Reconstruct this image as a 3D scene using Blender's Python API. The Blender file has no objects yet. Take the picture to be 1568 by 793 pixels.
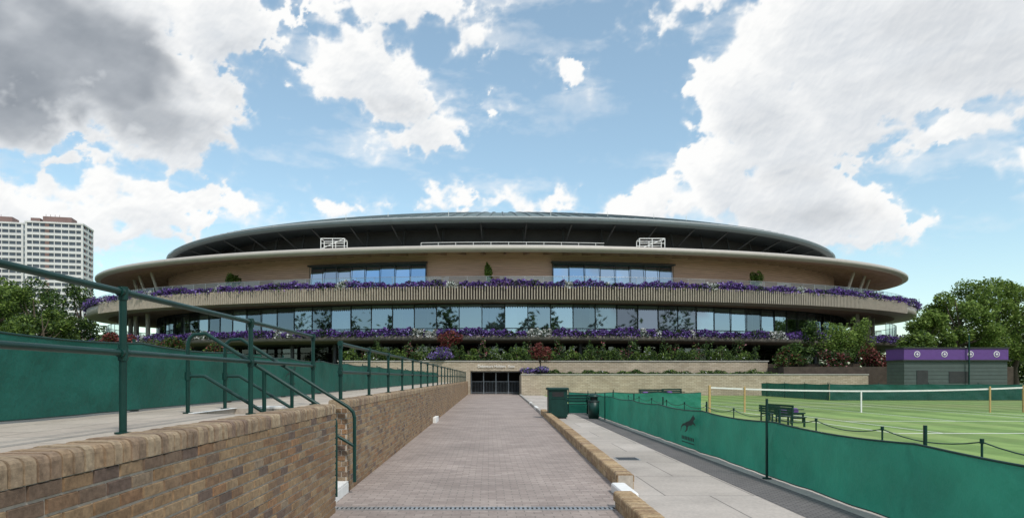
import bpy, math, random, bmesh
import numpy as np
from mathutils import Vector, noise as mnoise
random.seed(7); rng=np.random.default_rng(7)
scene=bpy.context.scene
R=math.radians
# ------------------------------------------------------------------ helpers
def link(o,parent=None):
    scene.collection.objects.link(o)
    if parent: o.parent=parent
    return o
def empty(name,loc=(0,0,0)):
    e=bpy.data.objects.new(name,None); e.empty_display_size=.3; e.location=(0,0,0)
    return link(e)
class MB:
    def __init__(s): s.v=[];s.f=[];s.m=[];s.s=[]
    def add(s,vs,fs,m=0,smooth=False):
        b=len(s.v); s.v+= [tuple(p) for p in vs]
        for f in fs: s.f.append(tuple(b+i for i in f)); s.m.append(m); s.s.append(smooth)
    def box(s,x0,x1,y0,y1,z0,z1,m=0):
        vs=[(x0,y0,z0),(x1,y0,z0),(x1,y1,z0),(x0,y1,z0),(x0,y0,z1),(x1,y0,z1),(x1,y1,z1),(x0,y1,z1)]
        s.add(vs,[(0,3,2,1),(4,5,6,7),(0,1,5,4),(1,2,6,5),(2,3,7,6),(3,0,4,7)],m)
    def bbox(s,x0,x1,y0,y1,z0,z1,b,m=0):
        def ring(i,z): 
            return [(x0+i+b,y0+i,z),(x1-i-b,y0+i,z),(x1-i,y0+i+b,z),(x1-i,y1-i-b,z),(x1-i-b,y1-i,z),(x0+i+b,y1-i,z),(x0+i,y1-i-b,z),(x0+i,y0+i+b,z)]
        vs=ring(0,z0)+ring(0,z1-b)+ring(b*.7,z1)
        fs=[tuple(range(16,24)),tuple(reversed(range(0,8)))]
        for k in range(2):
            for i in range(8): fs.append((k*8+i,k*8+(i+1)%8,k*8+8+(i+1)%8,k*8+8+i))
        s.add(vs,fs,m)
    def tube(s,path,r,n=8,m=0,caps=True):
        P=[Vector(p) for p in path]
        if not isinstance(r,(list,tuple)): r=[r]*len(P)
        vs=[];prev=None
        for i,p in enumerate(P):
            if i==0: d=P[1]-P[0]
            elif i==len(P)-1: d=P[-1]-P[-2]
            else: d=(P[i+1]-P[i]).normalized()+(P[i]-P[i-1]).normalized()
            if d.length<1e-9: d=Vector((0,0,1))
            d.normalize()
            if prev is None:
                a=Vector((0,0,1)) if abs(d.z)<.9 else Vector((1,0,0))
                u=d.cross(a).normalized()
            else:
                u=(prev-d*prev.dot(d)).normalized()
            prev=u; w=d.cross(u)
            for k in range(n):
                t=2*math.pi*k/n; vs.append(p+(u*math.cos(t)+w*math.sin(t))*r[i])
        fs=[]
        for i in range(len(P)-1):
            for k in range(n):
                fs.append((i*n+k,i*n+(k+1)%n,(i+1)*n+(k+1)%n,(i+1)*n+k))
        s.add(vs,fs,m,True)
        if caps:
            b=len(P)-1
            s.add(vs[:n],[tuple(reversed(range(n)))],m); s.add(vs[b*n:],[tuple(range(n))],m)
    def build(s,name,mats,parent=None):
        me=bpy.data.meshes.new(name); me.from_pydata(s.v,[],s.f)
        for mm in mats: me.materials.append(mm)
        me.polygons.foreach_set('material_index',s.m); me.polygons.foreach_set('use_smooth',s.s)
        me.update(); return link(bpy.data.objects.new(name,me),parent)
def quads_np(name,V,matidx,mats,parent=None):
    n=len(V)//4
    me=bpy.data.meshes.new(name); me.vertices.add(n*4); me.vertices.foreach_set('co',V.astype(np.float32).ravel())
    me.loops.add(n*4); me.loops.foreach_set('vertex_index',np.arange(n*4,dtype=np.int32))
    me.polygons.add(n); me.polygons.foreach_set('loop_start',np.arange(0,n*4,4,dtype=np.int32))
    me.polygons.foreach_set('loop_total',np.full(n,4,dtype=np.int32))
    for mm in mats: me.materials.append(mm)
    me.polygons.foreach_set('material_index',matidx.astype(np.int32))
    me.update(calc_edges=True); me.validate()
    return link(bpy.data.objects.new(name,me),parent)
def leaves(name,C,size,matidx,mats,parent=None,up=.4):
    n=len(C); size=np.broadcast_to(np.asarray(size,float),(n,))*rng.uniform(.6,1.3,n)
    nrm=rng.normal(size=(n,3)); nrm[:,2]=np.abs(nrm[:,2])+up; nrm/=np.linalg.norm(nrm,axis=1)[:,None]
    a=rng.normal(size=(n,3)); u=np.cross(nrm,a); u/=np.linalg.norm(u,axis=1)[:,None]; w=np.cross(nrm,u)
    s=size[:,None]*.5
    V=np.empty((n,4,3)); V[:,0]=C-u*s*1.3; V[:,1]=C-w*s*.65; V[:,2]=C+u*s*1.3; V[:,3]=C+w*s*.65
    return quads_np(name,V.reshape(-1,3),np.asarray(matidx),mats,parent)
# ------------------------------------------------------------------ materials
def newmat(name):
    m=bpy.data.materials.new(name); m.use_nodes=True; nt=m.node_tree
    return m,nt,nt.nodes['Principled BSDF']
def nd(nt,t,**kw):
    n=nt.nodes.new(t)
    for k,v in kw.items():
        if k in n.inputs: n.inputs[k].default_value=v
        else: setattr(n,k,v)
    return n
def L(nt,a,b): nt.links.new(a,b)
def ramp(nt,fac,stops,interp='LINEAR'):
    r=nt.nodes.new('ShaderNodeValToRGB'); r.color_ramp.interpolation=interp
    e=r.color_ramp.elements
    while len(e)<len(stops): e.new(.5)
    for i,(p,c) in enumerate(stops): e[i].position=p; e[i].color=(*c,1)
    L(nt,fac,r.inputs['Fac']); return r.outputs['Color']
def mixc(nt,fac,a,b,mode='MIX'):
    n=nt.nodes.new('ShaderNodeMix'); n.data_type='RGBA'; n.blend_type=mode
    for sock,v in ((n.inputs['Factor'],fac),(n.inputs[6],a),(n.inputs[7],b)):
        if hasattr(v,'links') : L(nt,v,sock)
        elif isinstance(v,(int,float)): sock.default_value=v
        else: sock.default_value=(*v,1)
    return n.outputs[2]
def math_(nt,op,a,b=None,c=None,clamp=False):
    n=nt.nodes.new('ShaderNodeMath'); n.operation=op; n.use_clamp=clamp
    for i,v in enumerate((a,b,c)):
        if v is None: continue
        if hasattr(v,'links'): L(nt,v,n.inputs[i])
        else: n.inputs[i].default_value=v
    return n.outputs[0]
def pos(nt): return nt.nodes.new('ShaderNodeNewGeometry').outputs['Position']
def noise(nt,vec,scale,detail=4,rough=.55):
    n=nd(nt,'ShaderNodeTexNoise',Scale=scale,Detail=detail,Roughness=rough)
    if vec is not None: L(nt,vec,n.inputs['Vector'])
    return n.outputs['Fac']
def bump(nt,h,bsdf,strength=.3,dist=.01):
    b=nd(nt,'ShaderNodeBump',Strength=strength,Distance=dist); L(nt,h,b.inputs['Height']); L(nt,b.outputs[0],bsdf.inputs['Normal'])
def simple(name,col,rough=.6,var=.25,scale=3.,metal=0,bumps=0.,bscale=40):
    m,nt,b=newmat(name); p=pos(nt)
    f=noise(nt,p,scale,6,.6)
    c=ramp(nt,f,[(.3,tuple(x*(1-var) for x in col)),(.7,tuple(min(1,x*(1+var)) for x in col))])
    L(nt,c,b.inputs['Base Color']); b.inputs['Roughness'].default_value=rough; b.inputs['Metallic'].default_value=metal
    if bumps: bump(nt,noise(nt,p,bscale,3),b,bumps,.01)
    return m
def foliage(name,c1,c2,trans=.25):
    m,nt,b=newmat(name); g=nt.nodes.new('ShaderNodeNewGeometry')
    n1=noise(nt,g.outputs['Position'],.7,3)
    f=math_(nt,'ADD',math_(nt,'MULTIPLY',g.outputs['Random Per Island'],.5),math_(nt,'MULTIPLY',n1,.5))
    c=ramp(nt,f,[(.2,c1),(.75,c2)])
    L(nt,c,b.inputs['Base Color']); b.inputs['Roughness'].default_value=.6; b.inputs['Specular IOR Level'].default_value=.25
    t=nt.nodes.new('ShaderNodeBsdfTranslucent'); L(nt,c,t.inputs['Color'])
    mx=nd(nt,'ShaderNodeMixShader',Fac=trans); L(nt,b.outputs[0],mx.inputs[1]); L(nt,t.outputs[0],mx.inputs[2])
    L(nt,mx.outputs[0],nt.nodes['Material Output'].inputs['Surface']); return m
M={}
M['leaf_dark']=foliage('leaf_dark',(.015,.035,.012),(.055,.10,.03))
M['leaf_mid']=foliage('leaf_mid',(.045,.085,.018),(.15,.23,.05),.35)
M['leaf_light']=foliage('leaf_light',(.10,.17,.03),(.28,.38,.09),.4)
M['leaf_red']=foliage('leaf_red',(.06,.015,.015),(.26,.07,.06))
M['purple']=foliage('petal_purple',(.05,.022,.13),(.2,.10,.42),.3)
M['lilac']=foliage('petal_lilac',(.22,.15,.48),(.44,.34,.75),.3)
M['white_petal']=foliage('petal_white',(.4,.43,.42),(.8,.8,.8))
M['pink_petal']=foliage('petal_pink',(.35,.1,.15),(.6,.3,.35))
M['bark']=simple('bark',(.09,.07,.05),.9,.3,8,bumps=.6)
M['soil']=simple('soil',(.06,.045,.035),.95,.3,3)
M['green_paint']=simple('dark_green_paint',(.004,.036,.029),.42,.2,6)
M['green_paint'].node_tree.nodes['Principled BSDF'].inputs['Specular IOR Level'].default_value=.35
M['white_paint']=simple('white_paint',(.78,.78,.76),.6,.08,5)
M['steel']=simple('galvanised_steel',(.55,.56,.57),.35,.1,4,metal=.7)
M['dark_metal']=simple('dark_metal',(.03,.032,.034),.5,.2,4)
M['black']=simple('black_rubber',(.012,.012,.013),.7,.2,4)
M['wood_post']=simple('varnished_wood',(.5,.33,.14),.5,.15,12)
M['purple_paint']=simple('purple_panel',(.12,.05,.23),.45,.08,3)
M['hut_green']=simple('grey_green_cladding',(.07,.095,.09),.6,.1,2)
def brickmat(name,stops):
    m,nt,b=newmat(name); g=nt.nodes.new('ShaderNodeNewGeometry')
    c=ramp(nt,g.outputs['Random Per Island'],stops,'CONSTANT')
    n=noise(nt,g.outputs['Position'],28,6,.65); n2=noise(nt,g.outputs['Position'],1.3,4)
    c=mixc(nt,1.0,c,ramp(nt,n,[(.3,(.55,.52,.5)),(.7,(1.25,1.25,1.25))]),'MULTIPLY')
    c=mixc(nt,1.0,c,ramp(nt,n2,[(.3,(.75,.73,.71)),(.7,(1.12,1.12,1.1))]),'MULTIPLY')
    L(nt,c,b.inputs['Base Color']); b.inputs['Roughness'].default_value=.88
    bump(nt,noise(nt,g.outputs['Position'],90,5,.7),b,.6,.008); return m
M['brick']=brickmat('stock_brick',[(0,(.29,.19,.105)),(.14,(.34,.235,.135)),(.28,(.25,.155,.09)),(.38,(.33,.23,.135)),(.48,(.21,.145,.10)),(.56,(.28,.165,.09)),(.66,(.35,.25,.15)),(.76,(.27,.18,.11)),(.84,(.165,.115,.09)),(.90,(.33,.19,.10)),(.96,(.30,.23,.16))])
M['brick_cap']=brickmat('coping_brick',[(0,(.33,.245,.165)),(.2,(.40,.305,.205)),(.4,(.29,.21,.145)),(.55,(.44,.345,.235)),(.7,(.35,.25,.17)),(.85,(.25,.175,.13)),(.93,(.38,.27,.17))])
M['brick_yellow']=brickmat('kerb_brick',[(0,(.44,.31,.18)),(.2,(.50,.37,.22)),(.4,(.38,.26,.15)),(.6,(.53,.40,.25)),(.8,(.46,.33,.19)),(.92,(.33,.23,.15))])
M['mortar']=simple('mortar',(.44,.39,.33),.95,.2,14,bumps=.5)
def brick_tex(name,axes,c1,c2,mort,bw,bh,ms=.01,stain=.25,rough=.85,offset=.5,bmp=.3):
    m,nt,b=newmat(name); p=pos(nt); s=nt.nodes.new('ShaderNodeSeparateXYZ'); L(nt,p,s.inputs[0])
    cb=nt.nodes.new('ShaderNodeCombineXYZ'); L(nt,s.outputs[axes[0]],cb.inputs[0]); L(nt,s.outputs[axes[1]],cb.inputs[1])
    t=nd(nt,'ShaderNodeTexBrick',Scale=1.0); t.inputs['Color1'].default_value=(*c1,1); t.inputs['Color2'].default_value=(*c2,1); t.inputs['Mortar'].default_value=(*mort,1)
    t.inputs['Brick Width'].default_value=bw; t.inputs['Row Height'].default_value=bh; t.inputs['Mortar Size'].default_value=ms; t.inputs['Mortar Smooth'].default_value=.2
    t.offset=offset
    L(nt,cb.outputs[0],t.inputs['Vector'])
    c=t.outputs['Color']
    c=mixc(nt,1.0,c,ramp(nt,noise(nt,p,.55,6,.65),[(.3,(1-stain,)*3),(.7,(1+stain*.6,)*3)]),'MULTIPLY')
    c=mixc(nt,1.0,c,ramp(nt,noise(nt,p,22,5,.7),[(.25,(.8,.8,.8)),(.75,(1.15,1.15,1.15))]),'MULTIPLY')
    L(nt,c,b.inputs['Base Color']); b.inputs['Roughness'].default_value=rough
    bump(nt,math_(nt,'SUBTRACT',noise(nt,p,60,4),t.outputs['Fac']),b,bmp,.006); return m
M['paver']=brick_tex('brick_pavers',(0,1),(.295,.24,.215),(.39,.325,.29),(.22,.188,.168),.215,.108,.007,.24)
M['slab']=brick_tex('concrete_slabs',(0,1),(.42,.375,.33),(.49,.44,.395),(.22,.2,.18),1.2,1.85,.012,.25,offset=.5)
M['slab_terrace']=brick_tex('terrace_slabs',(1,0),(.42,.36,.30),(.48,.42,.35),(.25,.22,.18),.9,.6,.012,.25)
M['matting']=brick_tex('dark_matting',(0,1),(.15,.14,.135),(.19,.175,.17),(.08,.075,.075),.12,.06,.01,.25)
M['stone_xz']=brick_tex('buff_stone_wall',(0,2),(.40,.325,.235),(.52,.44,.335),(.30,.25,.19),.45,.14,.02,.2)
M['concrete']=simple('concrete',(.38,.36,.33),.85,.15,2,bumps=.3)
def slats(name,c,period):
    m,nt,b=newmat(name); p=pos(nt); s=nt.nodes.new('ShaderNodeSeparateXYZ'); L(nt,p,s.inputs[0])
    fr=math_(nt,'FRACT',math_(nt,'DIVIDE',s.outputs[2],period))
    gap=math_(nt,'LESS_THAN',fr,.16)
    mp=nd(nt,'ShaderNodeMapping'); mp.inputs['Scale'].default_value=(.25,.25,6); L(nt,p,mp.inputs[0])
    n=noise(nt,mp.outputs[0],2.,5)
    cc=ramp(nt,n,[(.3,tuple(x*.78 for x in c)),(.7,tuple(x*1.2 for x in c))])
    cc=mixc(nt,gap,cc,tuple(x*.5 for x in c)); L(nt,cc,b.inputs['Base Color']); b.inputs['Roughness'].default_value=.7
    return m
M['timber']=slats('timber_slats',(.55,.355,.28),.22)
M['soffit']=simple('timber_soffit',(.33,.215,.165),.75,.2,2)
M['bronze']=simple('bronze_fascia',(.44,.385,.32),.45,.06,1.5)
M['rim']=simple('canopy_rim',(.44,.40,.36),.45,.05,1.5)
M['fin']=simple('bronze_fins',(.42,.36,.29),.5,.1,2)
M['roof_rim']=simple('roof_rim_grey',(.12,.15,.16),.45,.06,1.)
M['roof_trim']=simple('roof_trim_grey',(.30,.33,.34),.5,.06,1.)
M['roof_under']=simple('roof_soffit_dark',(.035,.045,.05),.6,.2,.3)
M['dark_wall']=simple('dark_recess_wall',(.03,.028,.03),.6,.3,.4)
M['roof']=simple('roof_membrane',(.10,.14,.135),.45,.12,.5)
def glassmat(name,tint,refl,fac):
    m,nt,b=newmat(name); nt.nodes.remove(b); g=nt.nodes.new('ShaderNodeNewGeometry')
    tr=nt.nodes.new('ShaderNodeBsdfTransparent'); tr.inputs['Color'].default_value=(*tint,1)
    gl=nd(nt,'ShaderNodeBsdfGlossy',Roughness=.02)
    c=ramp(nt,g.outputs['Random Per Island'],[(0,tuple(x*.42 for x in refl)),(.6,tuple(x*.8 for x in refl)),(1,refl)]); L(nt,c,gl.inputs['Color'])
    lw=nd(nt,'ShaderNodeLayerWeight',Blend=.25)
    f=math_(nt,'ADD',math_(nt,'MULTIPLY',lw.outputs['Fresnel'],.5),fac,clamp=True)
    mx=nt.nodes.new('ShaderNodeMixShader'); L(nt,f,mx.inputs[0]); L(nt,tr.outputs[0],mx.inputs[1]); L(nt,gl.outputs[0],mx.inputs[2])
    L(nt,mx.outputs[0],nt.nodes['Material Output'].inputs['Surface']); return m
M['glass']=glassmat('facade_glass',(.5,.56,.6),(.58,.71,.86),.46)
M['glass_up']=glassmat('upper_glass',(.3,.36,.42),(.45,.64,.88),.8)
M['glass_clear']=glassmat('balustrade_glass',(.82,.88,.88),(.8,.85,.9),.12)
M['glass_tower']=simple('tower_window',(.07,.08,.10),.15,.3,.1)
M['tower_white']=simple('tower_white_panel',(.66,.65,.64),.7,.05,.1)
M['tower_brick']=simple('tower_brown_brick',(.2,.13,.12),.85,.12,.2)
def canvasmat(name,c):
    m,nt,b=newmat(name); p=pos(nt)
    n=noise(nt,p,1.2,5,.6)
    cc=ramp(nt,n,[(.3,tuple(x*.82 for x in c)),(.7,tuple(x*1.15 for x in c))])
    L(nt,cc,b.inputs['Base Color']); b.inputs['Roughness'].default_value=.6
    t=nt.nodes.new('ShaderNodeBsdfTranslucent'); L(nt,cc,t.inputs['Color'])
    mx=nd(nt,'ShaderNodeMixShader',Fac=.35); L(nt,b.outputs[0],mx.inputs[1]); L(nt,t.outputs[0],mx.inputs[2])
    L(nt,mx.outputs[0],nt.nodes['Material Output'].inputs['Surface'])
    bump(nt,noise(nt,p,2.2,5),b,.6,.12); return m
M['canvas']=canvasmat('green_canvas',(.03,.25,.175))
M['canvas_dark']=canvasmat('green_canvas_left',(.012,.115,.088))  # darker copy of the canvas; the left fence's shade is in its colour
M['emblem']=simple('dark_print',(.004,.03,.024),.7,.1,5)
def grassmat(name,c,stripe=True):
    m,nt,b=newmat(name); p=pos(nt); s=nt.nodes.new('ShaderNodeSeparateXYZ'); L(nt,p,s.inputs[0])
    n=noise(nt,p,1.4,7,.7); n2=noise(nt,p,.12,4)
    cc=ramp(nt,n,[(.3,tuple(x*.75 for x in c)),(.7,tuple(x*1.2 for x in c))])
    cc=mixc(nt,math_(nt,'MULTIPLY',ramp(nt,n2,[(.5,(0,0,0)),(.75,(1,1,1))]),.5),cc,(.30,.27,.13))
    if stripe:
        st=math_(nt,'PINGPONG',s.outputs[0],1.1); st=ramp(nt,math_(nt,'DIVIDE',st,1.1),[(.45,(.8,.85,.78)),(.55,(1.15,1.12,1.15))])
        cc=mixc(nt,1.0,cc,st,'MULTIPLY')
    L(nt,cc,b.inputs['Base Color']); b.inputs['Roughness'].default_value=.9
    bump(nt,noise(nt,p,40,5,.8),b,.5,.02); return m
M['lawn']=grassmat('court_grass',(.19,.295,.08))
M['field']=grassmat('rough_grass',(.09,.13,.04),False)
m,nt,b=newmat('tennis_net_mesh'); b.inputs['Base Color'].default_value=(.02,.025,.02,1)
tr=nt.nodes.new('ShaderNodeBsdfTransparent'); mx=nd(nt,'ShaderNodeMixShader',Fac=.22)
L(nt,tr.outputs[0],mx.inputs[1]); L(nt,b.outputs[0],mx.inputs[2]); L(nt,mx.outputs[0],nt.nodes['Material Output'].inputs['Surface']); M['net']=m
# ------------------------------------------------------------------ ground
def sheet(name,pts,z,mat,parent=None):
    me=bpy.data.meshes.new(name); me.from_pydata([(x,y,z) for x,y in pts],[],[tuple(range(len(pts)))])
    me.materials.append(mat); me.update(); return link(bpy.data.objects.new(name,me),parent)
sheet('ground',[(-2500,-1500),(2500,-1500),(2500,3500),(-2500,3500)],-.004,M['field'])
sheet('pavement',[(1.3,-6),(4.95,-6),(4.95,61.9),(1.3,61.9)],.004,M['slab'])
edge=[(-6,1.55),(8.5,1.55),(9.75,1.85),(20,2.1),(36,2.4),(62,2.8)]
sheet('brick_path',[(-1.97,-6)]+[(x,y) for y,x in edge]+[(3.0,76),(-1.97,76)],.008,M['paver'])
sheet('dark_pavement_strip',[(3.55,-6),(4.3,-6),(4.3,30),(3.75,30)],.008,M['matting'])
sheet('court_lawn',[(4.95,-8),(75,-8),(75,61.9),(4.95,61.9)],.004,M['lawn'])
mb=MB()
def cl(x0,x1,y0,y1): mb.box(x0,x1,y0,y1,.006,.009)
X0,Y0=17.2,31.5
for dx in (-5.49,-4.11,4.11,5.49): cl(X0+dx-.03,X0+dx+.03,Y0-11.9,Y0+11.9)
for dy in (-11.9,11.9): cl(X0-5.45,X0+5.45,Y0+dy-.06,Y0+dy+.06)
for dy in (-6.4,6.4): cl(X0-4.07,X0+4.07,Y0+dy-.04,Y0+dy+.04)
cl(X0-.03,X0+.03,Y0-6.35,Y0+6.35)
for xx in (36,37.4,45.6): cl(xx-.04,xx+.04,Y0-11.9,Y0+11.9)
mb.build('court_line_markings',[M['white_paint']])
mb=MB(); mb.box(-1.95,1.54,8.22,8.36,.009,.013,0)
x=-1.93
while x<1.5: mb.box(x,x+.03,8.235,8.345,.013,.02,1); x+=.055
mb.box(-1.95,1.54,8.2,8.22,.009,.021,1); mb.box(-1.95,1.54,8.36,8.38,.009,.021,1)
mb.build('drain_channel',[M['black'],M['steel']])
mb=MB(); mb.box(2.5,2.95,13.2,13.65,.006,.012,0); mb.box(2.53,2.92,13.23,13.62,.012,.016,1)
mb.build('manhole_cover',[M['steel'],M['dark_metal']])
# ------------------------------------------------------------------ brick walls
def brick_face(mb,O,U,V,N,ul,vl,m=0,bl=.215,bh=.065,g=.011):
    O,U,V,N=map(Vector,(O,U,V,N)); r=0; v=g*.5; nr=max(1,round(vl/(bh+g))); bh=vl/nr-g
    while v+bh<=vl+.012:
        u=-(bl+g)*(.5 if r%2 else 0)+g*.5
        h=min(bh,vl-v)
        while u<ul:
            a=max(u,0.002); b_=min(u+bl,ul-.002)
            if b_-a>.02:
                p=.009+random.uniform(-.002,.003); c=.004; j=random.uniform(-.0015,.0015)
                q=[O+U*a+V*(v+j),O+U*b_+V*(v+j),O+U*b_+V*(v+h+j),O+U*a+V*(v+h+j)]
                q2=[O+U*(a+c)+V*(v+c+j)+N*p,O+U*(b_-c)+V*(v+c+j)+N*p,O+U*(b_-c)+V*(v+h-c+j)+N*p,O+U*(a+c)+V*(v+h-c+j)+N*p]
                mb.add(q+q2,[(4,5,6,7),(0,1,5,4),(1,2,6,5),(2,3,7,6),(3,0,4,7)],m)
            u+=bl+g
        v+=bh+g; r+=1
def coping(mb,x0,x1,y0,y1,z,h=.11,w=.067,g=.013,m=1,rr=.035,shift=None):
    y=y0+.003
    while y+w<=y1+.002:
        dz=random.uniform(-.004,.004); dx=random.uniform(-.004,.004)
        sx=shift(y) if shift else 0
        pr=[]
        xa,xb=x0-.012+dx+sx,x1+.012+dx+sx
        pr+= [(xa,z)]
        for k in range(4):
            t=math.pi/2*k/3; pr.append((xa+rr-rr*math.cos(t),z+h-rr+rr*math.sin(t)+dz))
        for k in range(4):
            t=math.pi/2*(1-k/3); pr.append((xb-rr+rr*math.cos(t),z+h-rr+rr*math.sin(t)+dz))
        pr.append((xb,z)); n=len(pr)
        vs=[(a,y,b) for a,b in pr]+[(a,y+w,b) for a,b in pr]
        fs=[tuple(range(n)),tuple(reversed(range(n,2*n)))]+[(i,n+i,n+i+1,i+1) for i in range(n-1)]
        mb.add(vs,fs,m); y+=w+g
def wall(name,x0,x1,y0,y1,h):
    e=empty(name); mb=MB(); body=h-.11
    mb.box(x0,x1,y0,y1,0,body,0)
    mb.box(x0+.004,x1-.004,y0+.004,y1-.004,body,h-.02,0)
    mb.build('mortar_core',[M['mortar']],e)
    mb=MB()
    brick_face(mb,(x1,y0,0),(0,1,0),(0,0,1),(1,0,0),y1-y0,body)
    brick_face(mb,(x0,y0,0),(1,0,0),(0,0,1),(0,-1,0),x1-x0,body,bl=.105)
    brick_face(mb,(x1,y1,0),(-1,0,0),(0,0,1),(0,1,0),x1-x0,body,bl=.105)
    mb.build('brickwork',[M['brick']],e)
    mb=MB(); coping(mb,x0,x1,y0,y1,body,m=0); mb.build('coping',[M['brick_cap']],e)
wall('brick_wall',-2.05,-1.82,-1.5,8.1,1.29)
wall('brick_wall',-2.22,-1.97,9.5,65.6,1.29)
def kerbwall(name,pts,h):
    e=empty(name); ys=[p[0] for p in pts]; xs=[p[1] for p in pts]
    f=lambda y: float(np.interp(y,ys,xs))
    mb=MB()
    n=max(2,int((ys[-1]-ys[0])/.5))
    vs=[];fs=[]
    for i in range(n+1):
        y=ys[0]+(ys[-1]-ys[0])*i/n; x=f(y); vs+=[(x+.004,y,0),(x+.004,y,h-.02),(x+.216,y,h-.02),(x+.216,y,0)]
    for i in range(n):
        for k in range(3): a=i*4+k; fs.append((a,a+1,a+5,a+4))
    fs+=[(0,1,2,3),(n*4+3,n*4+2,n*4+1,n*4)]
    mb.add(vs,fs,0); mb.build('mortar_core',[M['mortar']],e)
    mb=MB(); coping(mb,0,.22,ys[0],ys[-1],h-.11,m=0,shift=f)
    coping(mb,0.004,.216,ys[0],ys[-1],.002,h=h-.118,w=.215,m=0,rr=.004,shift=f)
    mb.build('brickwork',[M['brick_yellow']],e)
kerbwall('brick_kerb',[(9.8,1.86),(20,2.1),(30,2.3)],.22)
kerbwall('brick_kerb',[(1.5,1.56),(8.45,1.56)],.2)
mb=MB(); mb.bbox(1.72,1.92,8.7,9.6,.006,.13,.02); mb.build('white_kerb_stone',[M['white_paint']])
mb=MB()
for i in range(28):
    y=30.3+i*1.1; x=float(np.interp(y,[p[0] for p in edge],[p[1] for p in edge]))
    mb.bbox(x,x+.15,y,y+1.07,.006,.13,.015,1 if i in(3,4,9) else 0)
mb.build('kerb_stones',[M['concrete'],M['white_paint']])
# ------------------------------------------------------------------ left terrace and stairs
TZ=1.17
mb=MB()
mb.box(-60,-2.052,-8,8.1,-.1,TZ,0)
mb.box(-60,-3.52,8.1,9.5,-.1,TZ,0)
mb.box(-60,-2.222,9.5,61.9,-.1,TZ,0)
mb.build('terrace',[M['slab_terrace']])
sheet('terrace_lawn',[(-59,-7.5),(-5.2,-7.5),(-5.2,61),(-59,61)],TZ+.006,M['lawn'])
e=empty('stone_staircase'); mb=MB()
n=6
for i in range(n):
    z=(i+1)*TZ/(n+1); x1=-1.97-i*.258
    mb.box(x1-.258,x1,8.103,9.497,0,z-.03,0); mb.box(x1-.258,x1+.02,8.103,9.497,z-.03,z,1 if i else 2)
mb.box(-1.968,-1.945,8.103,9.497,.01,.135,2)
mb.box(-3.56,-3.50,8.1,9.5,TZ+.004,TZ+.012,2)
mb.build('steps',[M['concrete'],M['concrete'],M['white_paint']],e)
mb=MB(); mb.box(-3.35,-2.9,9.55,9.75,TZ+.002,TZ+.03,0); mb.build('white_step_edging',[M['white_paint']])
mb=MB(); mb.bbox(-1.96,-1.84,24,25.2,.01,.2,.01); mb.build('white_kerb_stone',[M['white_paint']])
# ------------------------------------------------------------------ railings
def railing(name,x,ys,zb,zt,zm,r=.026,y_start=None):
    e=empty(name); mb=MB()
    y0=ys[0] if y_start is None else y_start
    y1=ys[-1]
    for z in (zt,zm):
        mb.tube([(x,y0,z),(x,y1,z)],r,10)
    mb.build('rails',[M['green_paint']],e)
    mb=MB()
    for y in ys:
        mb.tube([(x,y,zb),(x,y,zt)],r*1.12,10)
        mb.tube([(x,y,zb+.002),(x,y,zb+.015)],r*2.4,12)
        for z in (zt,zm):
            mb.tube([(x,y-.055,z),(x,y+.055,z)],r*1.45,10); mb.tube([(x,y,z-.06),(x,y,z+.04 if z==zt else z+.06)],r*1.5,10)
    mb.build('posts',[M['green_paint']],e); return e
railing('green_railing',-2.8,[2.45,5.23,8.04,10.9],TZ,2.255,1.79,r=.025,y_start=-1.5)
railing('green_railing',-2.09,[9.65+2.3*i for i in range(24)],1.29,2.08,1.68,r=.024)
for yy in (8.22,9.38):
    e=empty('stair_handrail'); mb=MB(); r=.024
    zt0=2.12
    mb.tube([(-3.62,yy,TZ),(-3.62,yy,2.0),(-3.6,yy,2.07),(-3.54,yy,zt0),(-3.4,yy,2.13),(-1.93,yy,1.20),(-1.86,yy,1.13),(-1.84,yy,1.05),(-1.84,yy,.17)],r,10)
    mb.tube([(-3.62,yy,1.62),(-3.42,yy,1.62),(-1.84,yy,.66)],r*.9,10)
    mb.tube([(-2.7,yy,.5),(-2.7,yy,1.68)],r,10)
    mb.tube([(-3.62,yy,TZ+.002),(-3.62,yy,TZ+.014)],r*2.4,12); mb.tube([(-3.62,yy,1.57),(-3.62,yy,1.67)],r*1.5,10)
    mb.build('handrail_tube',[M['green_paint']],e)
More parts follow.
